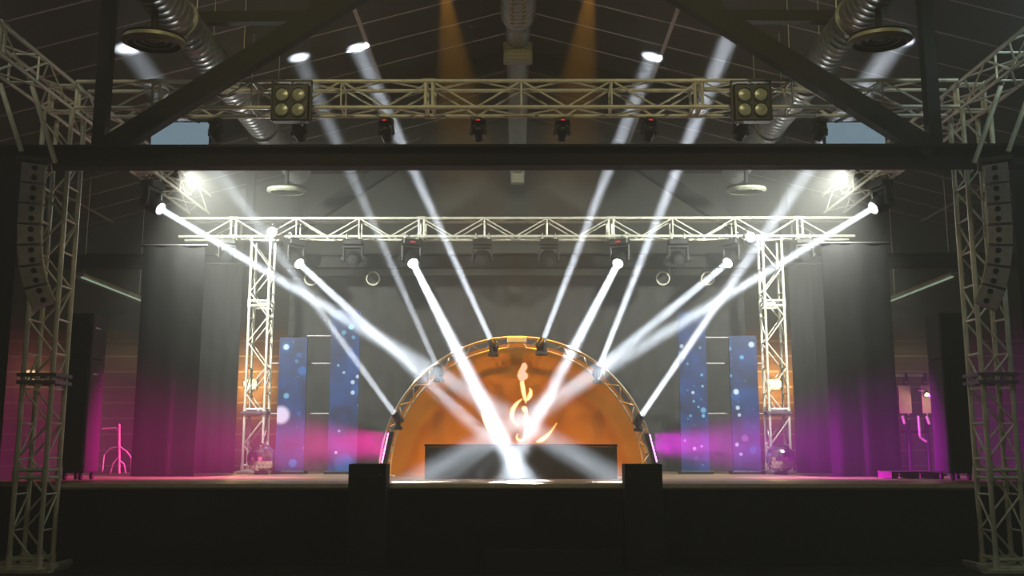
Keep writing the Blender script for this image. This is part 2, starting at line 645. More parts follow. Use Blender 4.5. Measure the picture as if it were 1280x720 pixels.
# ------------------------------------------------------------------ stage
SX, SY0, SY1 = 6.95, 15.2, 23.6
t = thing('stage_platform', 'wide black-fronted stage with a worn wooden deck', 'stage', (0, SY0, 0))
dk = MB()
WX, WY = 8.7, 1.1            # the deck widens behind the front towers
o_ = [(-SX, 0), (SX, 0), (SX, WY), (WX, WY), (WX, SY1 - SY0), (-WX, SY1 - SY0), (-WX, WY), (-SX, WY)]
dk.add([(x, y, HS) for x, y in o_] + [(x, y, HS - .08) for x, y in o_],
       [(0, 1, 2, 7), (7, 2, 3, 4, 5, 6), (15, 10, 9, 8), (14, 13, 12, 11, 10, 15)] + [(i, i + 8, (i + 1) % 8 + 8, (i + 1) % 8) for i in range(8)])
dk.build('deck', M['deck'], t)
MB().box((0, .0, HS - .028), (2 * SX, .03, .05)).build('edge_strip', M['alu_dark'], t)


def pleated(x0, x1, z0, z1, pleat, amp, th=.012, nz=6, seed=0, hem=.0):
    rnd = random.Random(seed)
    L = x1 - x0
    n = max(8, int(L / pleat * 8))
    ph = rnd.random() * 6
    vs_, fs_ = [], []
    for side in (0, 1):
        for j in range(nz + 1):
            tz = j / nz
            for i in range(n + 1):
                x = x0 + L * i / n
                a = 2 * PI * (x - x0) / pleat + ph + .6 * math.sin(x * 1.7 + ph)
                k = .45 + .55 * (1 - tz)
                y = amp * k * math.sin(a) + amp * .4 * math.sin(a * .37 + tz)
                vs_.append((x, y + (th if side else 0), z0 + (z1 - z0) * tz))
    N = (n + 1) * (nz + 1)
    for j in range(nz):
        for i in range(n):
            q = j * (n + 1) + i
            fs_.append((q, q + 1, q + n + 2, q + n + 1))
            fs_.append((N + q, N + q + n + 1, N + q + n + 2, N + q + 1))
    for i in range(n):
        fs_.append((i, N + i, N + i + 1, i + 1))
        q = nz * (n + 1) + i
        fs_.append((q, q + 1, N + q + 1, N + q))
    for j in range(nz):
        q = j * (n + 1)
        fs_.append((q, q + n + 1, N + q + n + 1, N + q))
        q += n
        fs_.append((q, N + q, N + q + n + 1, q + n + 1))
    return MB().add(vs_, fs_)


pleated(-SX, SX, .01, HS - .05, .55, .015, nz=4, seed=3).build('skirt', M['skirt'], t, True, (0, .08, 0))
for sg in (-1, 1):
    MB().box((sg * (WX - .02), (SY1 - SY0 + WY) / 2, (HS - .08) / 2), (.04, SY1 - SY0 - WY - .1, HS - .09)).box((sg * (WX + SX) / 2, WY + .04, (HS - .08) / 2), (WX - SX, .04, HS - .09)).build('side_panel', M['skirt'], t)
xl, xr = at(486, 640, 15.0).x, at(780, 640, 15.0).x
MB().box(((xl + xr) / 2, 15.03 - SY0, .575), (xr - xl - .03, .12, 1.15), bev=.01).build('centre_panel', M['skirt'], t)
# low step box in front of the centre
a, b = at(607, 689, 14.5), at(778, 689, 14.5)
t = thing('step_box', 'low black step box on the floor at the front middle of the stage', 'step', ((a.x + b.x) / 2, 14.7, 0))
MB().box((0, 0, a.z / 2), (b.x - a.x, .4, a.z), bev=.01).build('body', M['speaker_black'], t)
MB().box((0, -.01, a.z - .01), (b.x - a.x + .02, .42, .03)).build('tread', M['black'], t)

# black speaker cabinets at the stage edge
for x0, x1, wd, bx in ((435.5, 483, 'left', 475), (781, 828, 'right', 788)):
    a, b = at(x0, 580, 14.75), at(x1, 580, 14.75)
    wdt = b.x - a.x
    H = a.z
    t = thing('speaker_cabinet', 'tall black speaker cabinet rising past the stage edge, %s of the low table' % wd, 'speaker', ((a.x + b.x) / 2, 14.98, 0), group='speaker cabinets at the stage edge')
    MB().box((0, -.005, H / 2), (wdt, .42, H), bev=.015).build('cabinet', M['speaker_black'], t)
    MB().box((0, -.222, H / 2 - .05), (wdt - .06, .02, H - .25), bev=.008).build('grille', M['grille'], t)
    p = at(bx, 593.5, 14.72)
    MB().box((p.x - (a.x + b.x) / 2, -.236, p.z), (.030, .01, .018)).build('badge', M['chrome'], t)
    for sx in (-1, 1):
        MB().box((sx * (wdt / 2), 0, H * .75), (.02, .16, .09), bev=.008).build('handle', M['black_gloss'], t)

# ------------------------------------------------------------------ drapes
def drape(x0, x1, ytop, ybot_z, Y, label, m, pleat, amp, seed):
    a = at(x0, ytop, Y)
    b = at(x1, ytop, Y)
    xa, xb = sorted((a.x, b.x))
    t = thing('drape', label, 'drape', ((xa + xb) / 2, Y, ybot_z))
    h = a.z - ybot_z
    L = xb - xa
    pleated(-L / 2, L / 2, .012, h, pleat, amp, nz=10, seed=seed).build('cloth', m, t, True)
    MB().tube((-L / 2 - .04, .006, h + .02), (L / 2 + .04, .006, h + .02), .025).build('pipe', M['black'], t, True)
    return t


drape(180, 257, 308, HD, 18.7, 'wide black drape left of the stage, nearest the left speaker stack', M['velvet'], .5, .03, 11)
drape(186, 304, 331, HD, 21.2, 'narrow black drape beside the rear left truss tower', M['velvet'], .28, .03, 12)  # hidden outer part widened to block the pink bar light
drape(1109, 1027, 305, HD, 18.7, 'wide black drape right of the stage, nearest the equipment rack', M['velvet'], .5, .03, 13)
drape(1108, 985, 331, HD, 21.2, 'narrow black drape beside the rear right truss tower', M['velvet'], .28, .03, 14)  # widened out of sight to stop the violet bar light
drape(-90, 30, 188, .02, 16.05, 'added black masking drape left of the front left tower', M['velvet'], .5, .03, 15)  # added sheet, keeps the far left black
drape(1262, 1380, 188, .02, 16.05, 'added black masking drape right of the front right tower', M['velvet'], .5, .03, 16)  # added sheet, keeps the far right black
t = thing('drape', 'wide grey back drape behind the arch and the blue screens', 'drape', (0, 23.1, HD))
pleated(-5.35, 5.35, .012, 4.50, .42, .022, nz=6, seed=21).build('cloth', M['grey_cloth'], t, True)
MB().tube((-5.4, .006, 4.53), (5.4, .006, 4.53), .03).build('pipe', M['black'], t, True)

# ------------------------------------------------------------------ moving-head lights
def yoke_mb():
    g = MB()
    g.box((0, 0, -.175), (.38, .12, .05), bev=.012)
    for sx in (-1, 1):
        g.box((sx * .172, 0, -.31), (.045, .13, .30), bev=.014)
        g.lathe([(.0, -.02), (.06, -.02), (.06, .02), (0, .02)], 14,
                Matrix.Translation((sx * .20, 0, -.40)) @ Matrix.Rotation(PI / 2, 4, 'Y'))
    return g


RXY = Matrix.Rotation(-PI / 2, 4, 'X')      # local Z -> local Y


def head_mb():
    return MB().lathe([(0, -.19), (.085, -.19), (.125, -.15), (.14, -.05), (.14, .06), (.128, .09), (.128, .17), (.118, .20), (.100, .20), (.098, .165), (0, .165)], 22, RXY)


def fins_mb():
    g = MB()
    for k in range(4):
        z = -.14 + k * .035
        g.lathe([(.118, z), (.146, z), (.146, z + .012), (.118, z + .012)], 22, RXY)
    return g


def lens_mb():
    return MB().lathe([(0, .160), (.098, .160), (.092, .182), (.05, .195), (0, .199)], 20, RXY)


def clamp_mb():
    g = MB()
    g.box((0, 0, -.01), (.05, .035, .06), bev=.006)
    pts = [(0, .040 * math.cos(a), .045 + .040 * math.sin(a)) for a in [R(-120 + 30 * k) for k in range(10)]]
    g.path(pts, .010, 6)
    g.tube((.0, .03, .0), (.0, .075, -.01), .008, 6)
    return g


def base_mb():
    g = MB().box((0, 0, -.095), (.36, .25, .11), bev=.02)
    g.box((0, -.128, -.095), (.12, .01, .05))
    return g


def moving_head(pos, aim, label, group, scale=1., up=False, lit=False, red=False, lens=None):
    """pos: mounting point (clamp top, or the foot when up); aim: world point the head looks at"""
    pos = Vector(pos)
    sgn = 1 if up else -1
    piv = pos + Vector((0, 0, sgn * .40 * scale))
    d = (Vector(aim) - piv).normalized()
    yaw = math.atan2(-d.x, d.y)
    el = math.atan2(d.z, math.hypot(d.x, d.y))
    if up:
        rot = (PI, 0, yaw + PI)
        el = -el
    else:
        rot = (0, 0, yaw)
    t = thing('moving_head_light', label, 'stage light', pos, rot, group)
    t.scale = (scale,) * 3
    put('base', cached('mh_base', base_mb, M['black']), t)
    if not up:
        for sx in (-1, 1):
            put('clamp', cached('mh_clamp', clamp_mb, M['alu_dark'], True), t, (sx * .12, 0, 0))
    put('yoke', cached('mh_yoke', yoke_mb, M['black']), t)
    h = put('head', cached('mh_head', head_mb, M['black_gloss'], True), t, (0, 0, -.40), (el, 0, 0))
    put('cooling_fins', cached('mh_fins', fins_mb, M['black'], True), h)
    lk = lens or ('lens_on' if lit else 'lens_dark')
    put('lens', cached('mh_lens_' + lk, lens_mb, M[lk], True), h)
    if red:
        put('status_light', cached('mh_red', lambda: MB().box((0, -.136, -.10), (.10, .012, .032)).box((0, .136, -.10), (.10, .012, .032)), M['led_red']), t)
    return piv + d * (.215 * scale), d


BEAM = (.80, .91, 1.0)
G_R = 'beam lights under the rear truss'
zr = ZR
# px of each head on the rear truss, its aim point (or None) and power
floor_pt = lambda px, py: at(px, py, .533 / math.tan(math.atan((py - 360) / F) - PITCH))


def on_deck(px, py):
    d = (at(px, py, 10) - CAM)
    return CAM + d * ((HS + .005 - CAM.z) / d.z)


# aimed from px to a point on the deck
rear = [
    (369, on_deck(668, 600), 6000, BEAM, 'first', True, False),
    (442, (-3.4, 12, 3.0), 0, None, 'second', False, False),
    (514, on_deck(655, 603.5), 12500, BEAM, 'third', True, True),
    (603, (-.7, 14, 2.0), 0, None, 'fourth', False, False),
    (686, (.8, 14, 2.0), 0, None, 'fifth', False, False),
    (775, on_deck(630, 602), 9500, BEAM, 'sixth', True, True),
    (847, (3.4, 12, 3.0), 0, None, 'seventh', False, False),
    (915, on_deck(577, 601), 6000, BEAM, 'eighth', True, False),
]
for px, aim, e, c, o, lit, red in rear:
    p = at(px, 303, 21.45)
    lp, d = moving_head((p.x, 21.42, ZR - .005), aim, 'black moving-head light, %s from the left under the rear truss%s' % (o, ', throwing a white beam' if lit else ', unlit'), G_R, 1.18, lit=lit, red=red)
    if e:
        beam(lp, aim, 3.0 if e < 15000 else 3.3, e * KB, c, .15)
# two heads on the side trusses with the long crossing beams
for sg, wd, px, tgt in ((-1, 'left', 197, (775, 602)), (1, 'right', 1094, (520, 602))):
    aim = on_deck(*tgt)
    lp, d = moving_head((sg * 7.02, 18.6, ZF + .0), aim, 'black moving-head light hanging from the %s side truss, sending a long slanting beam' % wd, 'moving heads on the side trusses', 1.2, lit=True)
    beam(lp, aim, 3.0, 7500 * KB, BEAM, .12)
    # wash light further up on the inner side of the same truss
    p = Vector((sg * 6.30, 17.6, 7.15))
# heads behind the drape tops
for sg, wd, px in ((-1, 'left', 284), (1, 'right', 1006)):
    p = at(px, 303, 21.4)
    moving_head((p.x, 21.42, ZR - .005), (p.x * .6, 10, 2.5), 'unlit black moving-head light under the rear truss above the %s rear tower' % wd, 'unlit heads above the rear towers', 1.0)
# small heads under the front truss
names = ['first', 'second', 'third', 'fourth', 'fifth', 'sixth', 'seventh', 'eighth']
for i, px in enumerate((268, 373, 482, 598, 703, 812, 927, 1027)):
    p = at(px, 150, 14.9)
    moving_head((p.x, 14.99, ZF), (p.x * .5, 19, 2.0), 'small moving-head light with red display, %s from the left under the front truss' % names[i], 'small heads under the front truss', .62, red=0 < i < 7)

# ------------------------------------------------------------------ four-lamp blinders
for px, wd in ((363.5, 'left'), (940, 'right')):
    p = at(px, 129, 14.35)
    t = thing('blinder_light', 'black blinder with four round lamps on the %s half of the front truss' % wd, 'stage light', (p.x, 14.38, p.z), group='four-lamp blinders')
    MB().box((0, .0, 0), (.56, .16, .58), bev=.02).build('housing', M['black'], t)
    for sx in (-1, 1):
        MB().box((sx * .295, .02, .05), (.025, .06, .62)).build('yoke_arm', M['black'], t)
        for sz in (-1, 1):
            mt = Matrix.Translation((sx * .122, -.08, sz * .118)) @ Matrix.Rotation(PI / 2, 4, 'X')
            rim = MB().lathe([(.112, -.02), (.118, .03), (.104, .03), (.100, .0)], 24, mt).build('lamp_rim', M['black_gloss'], t, True)
            MB().lathe([(0, .002), (.101, .002), (.09, .016), (.05, .024), (0, .027)], 24, mt).build('lamp', M['lens_off'], rim, True)
    MB().tube((0, .02, .35), (0, .17, .40), .02).build('clamp', M['alu_dark'], t)
    MB().box((0, .02, .36), (.62, .06, .03)).build('yoke_bar', M['black'], t)

# ------------------------------------------------------------------ par cans
def par_can(pos, aim, label, group, scale=1., lens='lens_dark', body='black'):
    """pos: top of the yoke"""
    pos = Vector(pos)
    piv = pos - Vector((0, 0, .22 * scale))
    d = (Vector(aim) - piv).normalized()
    yaw = math.atan2(-d.x, d.y)
    el = math.atan2(d.z, math.hypot(d.x, d.y))
    t = thing('par_can_light', label, 'stage light', pos, (0, 0, yaw), group)
    t.scale = (scale,) * 3
    y = MB().box((0, 0, -.01), (.06, .05, .06), bev=.008)
    y.path([(-.155, 0, -.22), (-.155, 0, -.06), (-.12, 0, -.03), (.12, 0, -.03), (.155, 0, -.06), (.155, 0, -.22)], .014, 6)
    put('yoke', cached('par_yoke', lambda: y, M['black']), t)
    can = lambda: MB().lathe([(0, -.17), (.07, -.17), (.12, -.11), (.135, -.02), (.135, .14), (.148, .14), (.148, .155), (.125, .155), (.122, .06), (0, .06)], 22, RXY)
    c = put('can', cached('par_can_' + body, can, M[body], True), t, (0, 0, -.22), (el, 0, 0))
    put('lens', cached('par_lens_' + lens, lambda: MB().lathe([(0, .06), (.122, .06), (.11, .10), (.06, .118), (0, .122)], 20, RXY), M[lens], True), c)
    return piv + d * (.17 * scale), d, t


for px, o, wd in ((390, 'outer', 'left'), (467, 'inner', 'left'), (828, 'inner', 'right'), (884, 'outer', 'right')):
    p = at(px, 333, 22.1)
    par_can((p.x, 22.1, 5.785), (p.x * .7, 12, 2.0), 'par can under the rear roof truss, the %s one on the %s' % (o, wd), 'par cans under the rear roof truss', 1.05, body='alu_dark')
# glaring fixtures in the rear truss
for px, py, wd in ((341, 292, 'left'), (937, 298, 'right')):
    p = at(px, py - 12, 21.2)
    lp, d, t = par_can((p.x, 21.20, p.z), (p.x * .5, 0, 3.0), 'glaring white par can on the front of the rear truss, %s end' % wd, 'glaring par cans on the rear truss', .85, lens='lens_wash')
    spot(lp, (p.x * .5, 0, 3.0), 60, 320, (.95, 1, .95), .06, .8, 'Quadratic')
# added panels under the front truss; their lit face stands for pale blue haze glow
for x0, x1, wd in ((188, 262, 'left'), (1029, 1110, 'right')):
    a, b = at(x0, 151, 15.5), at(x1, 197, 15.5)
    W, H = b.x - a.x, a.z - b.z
    t = thing('haze_glow_panel', 'added panel with pale blue haze glow under the %s end of the front truss' % wd, 'stage light', ((a.x + b.x) / 2, 15.5, (a.z + b.z) / 2), group='added haze glow panels')
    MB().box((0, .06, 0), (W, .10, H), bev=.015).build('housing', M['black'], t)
    MB().box((0, .0, 0), (W - .06, .02, H - .06), bev=.006).build('lit_face', emit('haze_glow_face', (.45, .66, .80), .45), t)
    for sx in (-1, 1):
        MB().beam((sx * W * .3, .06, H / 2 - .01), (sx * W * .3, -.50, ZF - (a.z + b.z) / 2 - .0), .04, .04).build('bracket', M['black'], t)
# wash lights near the front of the side trusses, hidden behind the steel chord
for sg, wd in ((-1, 'left'), (1, 'right')):
    q = Vector((sg * 6.30, 17.8, 7.30))
    lp, d, t = par_can(q, (sg * 3.5, 20.0, 2.5), 'bright wash light beside the %s side truss behind the steel chord' % wd, 'wash lights beside the side trusses', 1.2, lens='lens_wash')
    bpy.context.view_layer.update()
    inv = t.matrix_world.inverted()
    MB().tube(inv @ Vector((sg * 7.27, q.y, 7.33)), inv @ Vector((sg * 6.26, q.y, 7.33)), .024).build('outrigger_pipe', M['alu_dark'], t, True)
    spot(lp, (sg * 3.0, 23.0, 3.0), 142, 3700, (.97, 1, .87), .16, .9, 'Quadratic')

# ------------------------------------------------------------------ arch
AY = 18.85
AC = at(646, 593, AY)
AR = 172 / F * ((AY) * math.cos(PITCH) + (AC.z - CAM.z) * math.sin(PITCH))
t = thing('arch_truss', 'semicircular metal truss arch carrying six beam lights around the amber cloth', 'arch', (AC.x, AY, HD))
zc = AC.z - HS


def arc(r, y, n=56, a0=0., a1=PI):
    pts = []
    if a0 == 0.:
        pts.append((r, y, .03))
    for i in range(n + 1):
        a = a0 + (a1 - a0) * i / n
        pts.append((r * math.cos(a), y, zc + r * math.sin(a)))
    if a1 == PI:
        pts.append((-r, y, .03))
    return pts


for r, y in ((AR, -.09), (AR, .09), (AR - .20, 0)):
    MB().path(arc(r, y), .020, 8).build('chord', M['gold_alu'], t, True)
bm_ = MB()
for i in range(19):
    a = PI * i / 18
    e = lambda r, aa, y: Vector((r * math.cos(aa), y, zc + r * math.sin(aa)))
    bm_.tube(e(AR, a, -.09), e(AR, a, .09), .009, 6)
    if i < 18:
        b2 = a + PI / 36
        for y in (-.09, .09):
            bm_.tube(e(AR, a, y), e(AR - .2, b2, 0), .009, 6)
            bm_.tube(e(AR - .2, b2, 0), e(AR, a + PI / 18, y), .009, 6)
bm_.build('bracing', M['gold_alu'], t, True)
MB().box((0, -.02, zc + AR - .06), (.36, .22, .10), bev=.01).build('top_plate', M['alu_dark'], t)
for sg in (-1, 1):
    MB().box((sg * (AR - .08), 0, .015), (.40, .40, .03), bev=.006).build('foot_plate', M['alu_dark'], t)

# beam lights on the arch, each with its aim point on the roof
def on_roof(px, py):
    d = at(px, py, 10) - CAM
    sg = 1 if d.x > 0 else -1
    k = (RIDGE - CAM.z) / (d.z + SLOPE * sg * d.x)
    return CAM + d * k


G_A = 'beam lights around the arch'
arch_heads = [(492, 515, (162, 60), 4200, 'lowest on the left side'), (545, 455, (374, 72), 3200, 'middle one on the left side'), (613, 423, (447, 60), 6200, 'left one at the top'),
              (680, 422, (815, 71), 6200, 'right one at the top'), (750, 456, (922, 20), 8200, 'middle one on the right side'), (803, 517, (1122, 50), 9000, 'lowest on the right side')]
for px, py, tgt, e, lab in arch_heads:
    lens_p = at(px, py, AY - .24)
    aim = on_roof(*tgt)
    d = (aim - lens_p).normalized()
    foot = lens_p - d * .14 - Vector((0, 0, .24))
    lp, d = moving_head(foot, aim, 'black beam light on the arch, %s, shining up' % lab, G_A, .58, up=True, lit=True)
    beam(lp, aim, 3.6, e * KB, (.82, .90, 1.0), .11)

# amber cloth inside the arch
CY = AY + .22
cl = MB()
nr, na = 14, 64
Rc = AR - .10
vsc, fsc = [], []
for side in (0, 1):
    for j in range(nr + 1):
        for i in range(na + 1):
            a = PI * i / na
            rr = Rc * j / nr
            yy = .004 * math.sin(a * 30) * j / nr + .003 * math.sin(a * 11 + j)
            vsc.append((rr * math.cos(a), yy + side * .012, zc + rr * math.sin(a)))
Nn = (nr + 1) * (na + 1)
for j in range(nr):
    for i in range(na):
        q = j * (na + 1) + i
        fsc.append((q, q + 1, q + na + 2, q + na + 1))
        fsc.append((Nn + q, Nn + q + na + 1, Nn + q + na + 2, Nn + q + 1))
cl.add(vsc, fsc)
t = thing('arch_cloth', 'plain cloth filling the arch, glowing amber behind the emblem', 'cloth', (AC.x, CY, HD))
cl.build('cloth', M['cloth'], t, True)
MB().box((0, .006, zc / 2 + .005), (2 * Rc, .012, zc + .01)).build('lower_band', M['cloth'], t)

# ------------------------------------------------------------------ emblem: guitar neck, treble curl and two wings
EY = AY + .10
t = thing('emblem_sign', 'glowing golden emblem of a guitar neck, curl and wings on the amber cloth', 'sign', at(648, 553, EY))
E0 = Vector(t.location)


def ep(x, y):
    """point of the emblem measured on the enlarged crop"""
    return at(560 + x / 3.79, 420 + y / 3.79, EY) - E0


def stroke(pts, name, m):
    """pts: (x, y, width) in crop units; a smooth ribbon with depth"""
    # Catmull-Rom refine
    P_ = [Vector((p[0], p[1], p[2])) for p in pts]
    fine = []
    for i in range(len(P_) - 1):
        a, b_, c, d = P_[max(i - 1, 0)], P_[i], P_[i + 1], P_[min(i + 2, len(P_) - 1)]
        for k in range(6):
            u = k / 6
            fine.append(.5 * ((2 * b_) + (c - a) * u + (2 * a - 5 * b_ + 4 * c - d) * u * u + (3 * b_ - a - 3 * c + d) * u ** 3))
    fine.append(P_[-1])
    L_, R_ = [], []
    for i, p in enumerate(fine):
        q = fine[min(i + 1, len(fine) - 1)] - fine[max(i - 1, 0)]
        n = Vector((-q.y, q.x)).normalized() if q.xy.length > 0 else Vector((1, 0))
        wv = max(p.z, .6) / 2
        L_.append((p.x + n.x * wv, p.y + n.y * wv))
        R_.append((p.x - n.x * wv, p.y - n.y * wv))
    def shell(grow, y0, y1):
        g = MB()
        vs_ = []
        cn = len(L_)
        for y in (y0, y1):
            for i in range(cn):
                cx, cy = fine[i].x, fine[i].y
                for s_ in (L_, R_):
                    dx, dy = s_[i][0] - cx, s_[i][1] - cy
                    l = math.hypot(dx, dy) or 1
                    k = (l + grow) / l
                    q = ep(cx + dx * k, cy + dy * k)
                    vs_.append((q.x, q.y + y, q.z))
        fs_ = []
        o = 2 * cn
        for i in range(cn - 1):
            a = 2 * i
            fs_ += [(a, a + 1, a + 3, a + 2), (o + a, o + a + 2, o + a + 3, o + a + 1),
                    (a, a + 2, o + a + 2, o + a), (a + 1, o + a + 1, o + a + 3, a + 3)]
        fs_ += [(0, o, o + 1, 1), (o - 2, o - 1, 2 * o - 1, 2 * o - 2)]
        return g.add(vs_, fs_)
    e = shell(3.2, .0, .03).build(name, M['sign_edge'], t)
    shell(-1.2, -.012, .02).build('lit_face', M[m], e)


stroke([(358, 128, 14), (361, 145, 28), (354, 160, 26), (351, 172, 36), (353, 190, 50), (351, 202, 36), (351, 212, 20)], 'guitar_headstock', 'sign_head')
stroke([(350, 214, 18), (354, 240, 20), (358, 265, 19), (364, 295, 13), (370, 318, 2)], 'guitar_neck', 'sign_face')
stroke([(386, 246, 3), (392, 262, 14), (388, 282, 20), (378, 298, 14), (371, 306, 3)], 'flame', 'sign_face')
stroke([(352, 298, 3), (328, 318, 13), (309, 345, 19), (303, 375, 17), (310, 402, 11), (334, 427, 3)], 'clef_curve', 'sign_face')
stroke([(352, 352, 3), (357, 346, 20), (364, 348, 26), (372, 360, 10), (376, 368, 3)], 'clef_dot', 'sign_face')
stroke([(366, 366, 6), (371, 385, 24), (370, 415, 24), (370, 445, 18), (366, 472, 13), (354, 492, 9), (338, 494, 9), (326, 482, 8), (328, 468, 5), (334, 464, 2)], 'clef_hook', 'sign_face')
stroke([(418, 502, 4), (440, 494, 17), (465, 476, 15), (488, 452, 8), (516, 412, 2)], 'wing', 'sign_face')
stroke([(166, 342, 3), (168, 370, 16), (182, 410, 22), (202, 452, 20), (226, 486, 11), (250, 506, 3)], 'wing', 'sign_face')

# ------------------------------------------------------------------ low black table in front of the cloth
a, b = at(530.5, 555.5, 17.5), at(772, 555.5, 17.5)
t = thing('performer_table', 'long low black-fronted table under the glowing emblem', 'table', ((a.x + b.x) / 2, 17.85, HD))
H = a.z - HS
L = b.x - a.x
MB().box((0, 0, H - .02), (L, .72, .04), bev=.008).build('tabletop', M['black'], t)
MB().box((0, -.335, (H - .04) / 2), (L - .02, .03, H - .05), bev=.005).build('front_panel', mat('brown_black_board', (.085, .068, .048), .6, 0, .15, 3), t)
for sg in (-1, 1):
    MB().box((sg * (L / 2 - .03), .01, (H - .04) / 2), (.03, .66, H - .04)).build('side_panel', M['black'], t)

# ------------------------------------------------------------------ pink and violet LED bars on the arch feet
for sg, key, col, wd in ((-1, 'pink_cell', (1, .0, .40), 'pink LED bar on the outer left foot of the arch'), (1, 'violet_cell', (.90, .0, .85), 'violet LED bar on the outer right foot of the arch')):
    if sg < 0:
        p0, p1 = at(488.5, 541, AY - .15), at(480.5, 579, AY - .15)
    else:
        p0, p1 = at(809, 543, AY - .15), at(818, 578, AY - .15)
    c = (p0 + p1) / 2 + Vector((sg * .03, -.03, 0))
    t = thing('led_bar', wd, 'stage light', c)
    u = (p1 - p0)
    Lb = u.length
    u.normalize()
    nrm = Vector((sg * 1.0, -.0, 0))
    nrm = (nrm - u * nrm.dot(u)).normalized()
    side = nrm.cross(u)
    m3 = Matrix((nrm, side, u)).transposed()
    MB().box(-nrm * .05, (.09, .12, Lb + .06), m3, .012).build('housing', M['black'], t)
    MB().box(-nrm * .12, (.06, .05, .12), m3).build('bracket', M['alu_dark'], t)
    for k in range(8):
        q = u * (Lb * ((k + .5) / 8 - .5))
        mt = Matrix.Translation(q) @ (Matrix((side, u, nrm)).transposed().to_4x4())
        MB().lathe([(0, -.01), (.034, -.01), (.034, .012), (.02, .024), (0, .028)], 14, mt).build('led_cell', M[key], t, True)
    al = bpy.data.lights.new('led_wash', 'AREA')
    al.shape = 'RECTANGLE'
    al.size, al.size_y = .06, Lb
    al.spread = R(42)
    al.energy = 300 if sg < 0 else 250
    al.color = col
    ao = bpy.data.objects.new('led_wash_light', al)
    COL.objects.link(ao)
    ao.location = c + nrm * .045
    zz_ = -(Vector((sg * 3, -.22, -.06)).normalized())
    yy_ = (u - zz_ * u.dot(zz_)).normalized()
    ao.rotation_euler = Matrix((yy_.cross(zz_), yy_, zz_)).transposed().to_euler()

# ------------------------------------------------------------------ blue LED screens
PY = 21.0
WHITE, CY1, BL = (.75, .95, 1), (.25, .75, 1), (.03, .30, .85)
screens = [
    (350, 384.5, 422, 'short', 'blue LED screen standing nearest the rear left tower',
     [(358, 434, 4.2, 1.2, WHITE), (358, 434, 8, .25, BL), (374, 444, 4, .35, BL), (371, 452, 3, .3, CY1), (378, 464, 6.5, .45, BL), (358, 495, 4, .7, CY1), (351, 519, 12.5, 1.1, (1, .85, 1)), (374, 517, 3, .3, BL), (381, 560, 2.5, .4, WHITE), (366, 579, 6, .5, BL)]),
    (415, 450.5, 388, 'tall', 'tall blue LED screen standing left of the arch',
     [(439, 409, 4, 1.1, CY1), (430, 416, 3.5, .6, CY1), (442, 422, 2.8, .5, CY1), (423, 457, 2, .7, CY1), (430, 466, 2, .7, WHITE), (447, 471, 2.5, .9, WHITE), (441, 478, 3, .9, WHITE), (441, 491, 3, .9, WHITE), (446, 488, 8, .2, BL), (448, 507, 1.5, .5, WHITE), (424, 539, 2, .7, WHITE), (420, 566, 2.2, .9, WHITE), (430, 580, 14, .35, BL)]),
    (847, 881, 390, 'tall', 'tall blue LED screen standing right of the arch',
     [(852, 433, 3, .9, WHITE), (848, 441, 2.2, .8, CY1), (875, 435, 2, .6, CY1), (859, 455, 2, .5, CY1), (877, 469, 2, .8, CY1), (878, 483, 2, .8, CY1), (866, 491, 2.2, 1, WHITE), (867, 502, 1.8, .7, CY1), (873, 509, 1.6, .8, CY1), (879, 513, 4, .6, CY1), (863, 520, 2, .6, CY1), (879, 520, 2.5, .9, CY1), (856, 551, 2.2, .5, (1, .5, 1)), (868, 561, 2.5, .9, (1, .6, 1)), (877, 558, 2, .7, (1, .6, 1)), (870, 573, 3, .3, BL)]),
    (911, 945, 420, 'short', 'blue LED screen standing nearest the rear right tower',
     [(939, 431, 4.2, 1.2, WHITE), (912, 436, 2.8, .6, CY1), (927, 447, 3, .8, CY1), (913, 470, 2.2, .8, CY1), (920, 490, 4, 1.2, WHITE), (919, 495, 7, .3, BL), (922, 510, 3, 1, WHITE), (924, 519, 2.5, .9, WHITE), (931, 548, 5, .3, (1, .4, 1)), (921, 556, 2.8, .8, (1, .8, 1)), (926, 568, 2.5, .7, (1, .7, 1)), (941, 563, 5, .3, BL)]),
]
for i, (x0, x1, yt, kind, lab, dots) in enumerate(screens):
    a, b = at(x0, yt, PY), at(x1, yt, PY)
    cx, W, H = (a.x + b.x) / 2, b.x - a.x, a.z - HS
    t = thing('led_screen', lab, 'screen', (cx, PY, HD), group='blue LED screens')
    dd = []
    for (px, py, rp, k, cc) in dots:
        p = at(px, py, PY)
        dd.append((p.x - cx, p.z - HS, rp / F * 21.2, k, cc))
    MB().box((0, 0, H / 2 + .03), (W, .03, H - .06)).build('screen', screen_mat('screen_picture_%s' % 'abcd'[i], W, H, dd, i * 3.7), t)
    g = MB()
    for sx in (-1, 1):
        g.box((sx * (W / 2 - .02), .05, H / 2), (.03, .06, H))
    for k in range(5):
        g.box((0, .05, .06 + (H - .1) * k / 4), (W - .02, .05, .03))
    g.build('back_frame', M['black'], t)
    MB().box((0, .04, .03), (W + .10, .42, .06), bev=.01).build('base', M['black'], t)
# rails that tie the screens
for x0, x1, ys, wd in ((338, 447, (420, 454.5, 517), 'left'), (850, 955, (422, 454.5, 517), 'right')):
    for y, o in zip(ys, ('topmost', 'middle', 'lowest')):
        a, b = at(x0, y, 21.15), at(x1, y, 21.15)
        if o == 'topmost':
            if wd == 'left':
                a = at(384, y, 21.15)
            else:
                b = at(912, y, 21.15)
        tg = MB().tube((a - b) / 2, (b - a) / 2, .018, 8)  .build('rail', M['array_grey'], None, True, (a + b) / 2)
        tag(tg, 'thin grey rail between the %s blue screens, the %s of three' % (wd, o), 'rail', 'rails between the screens')

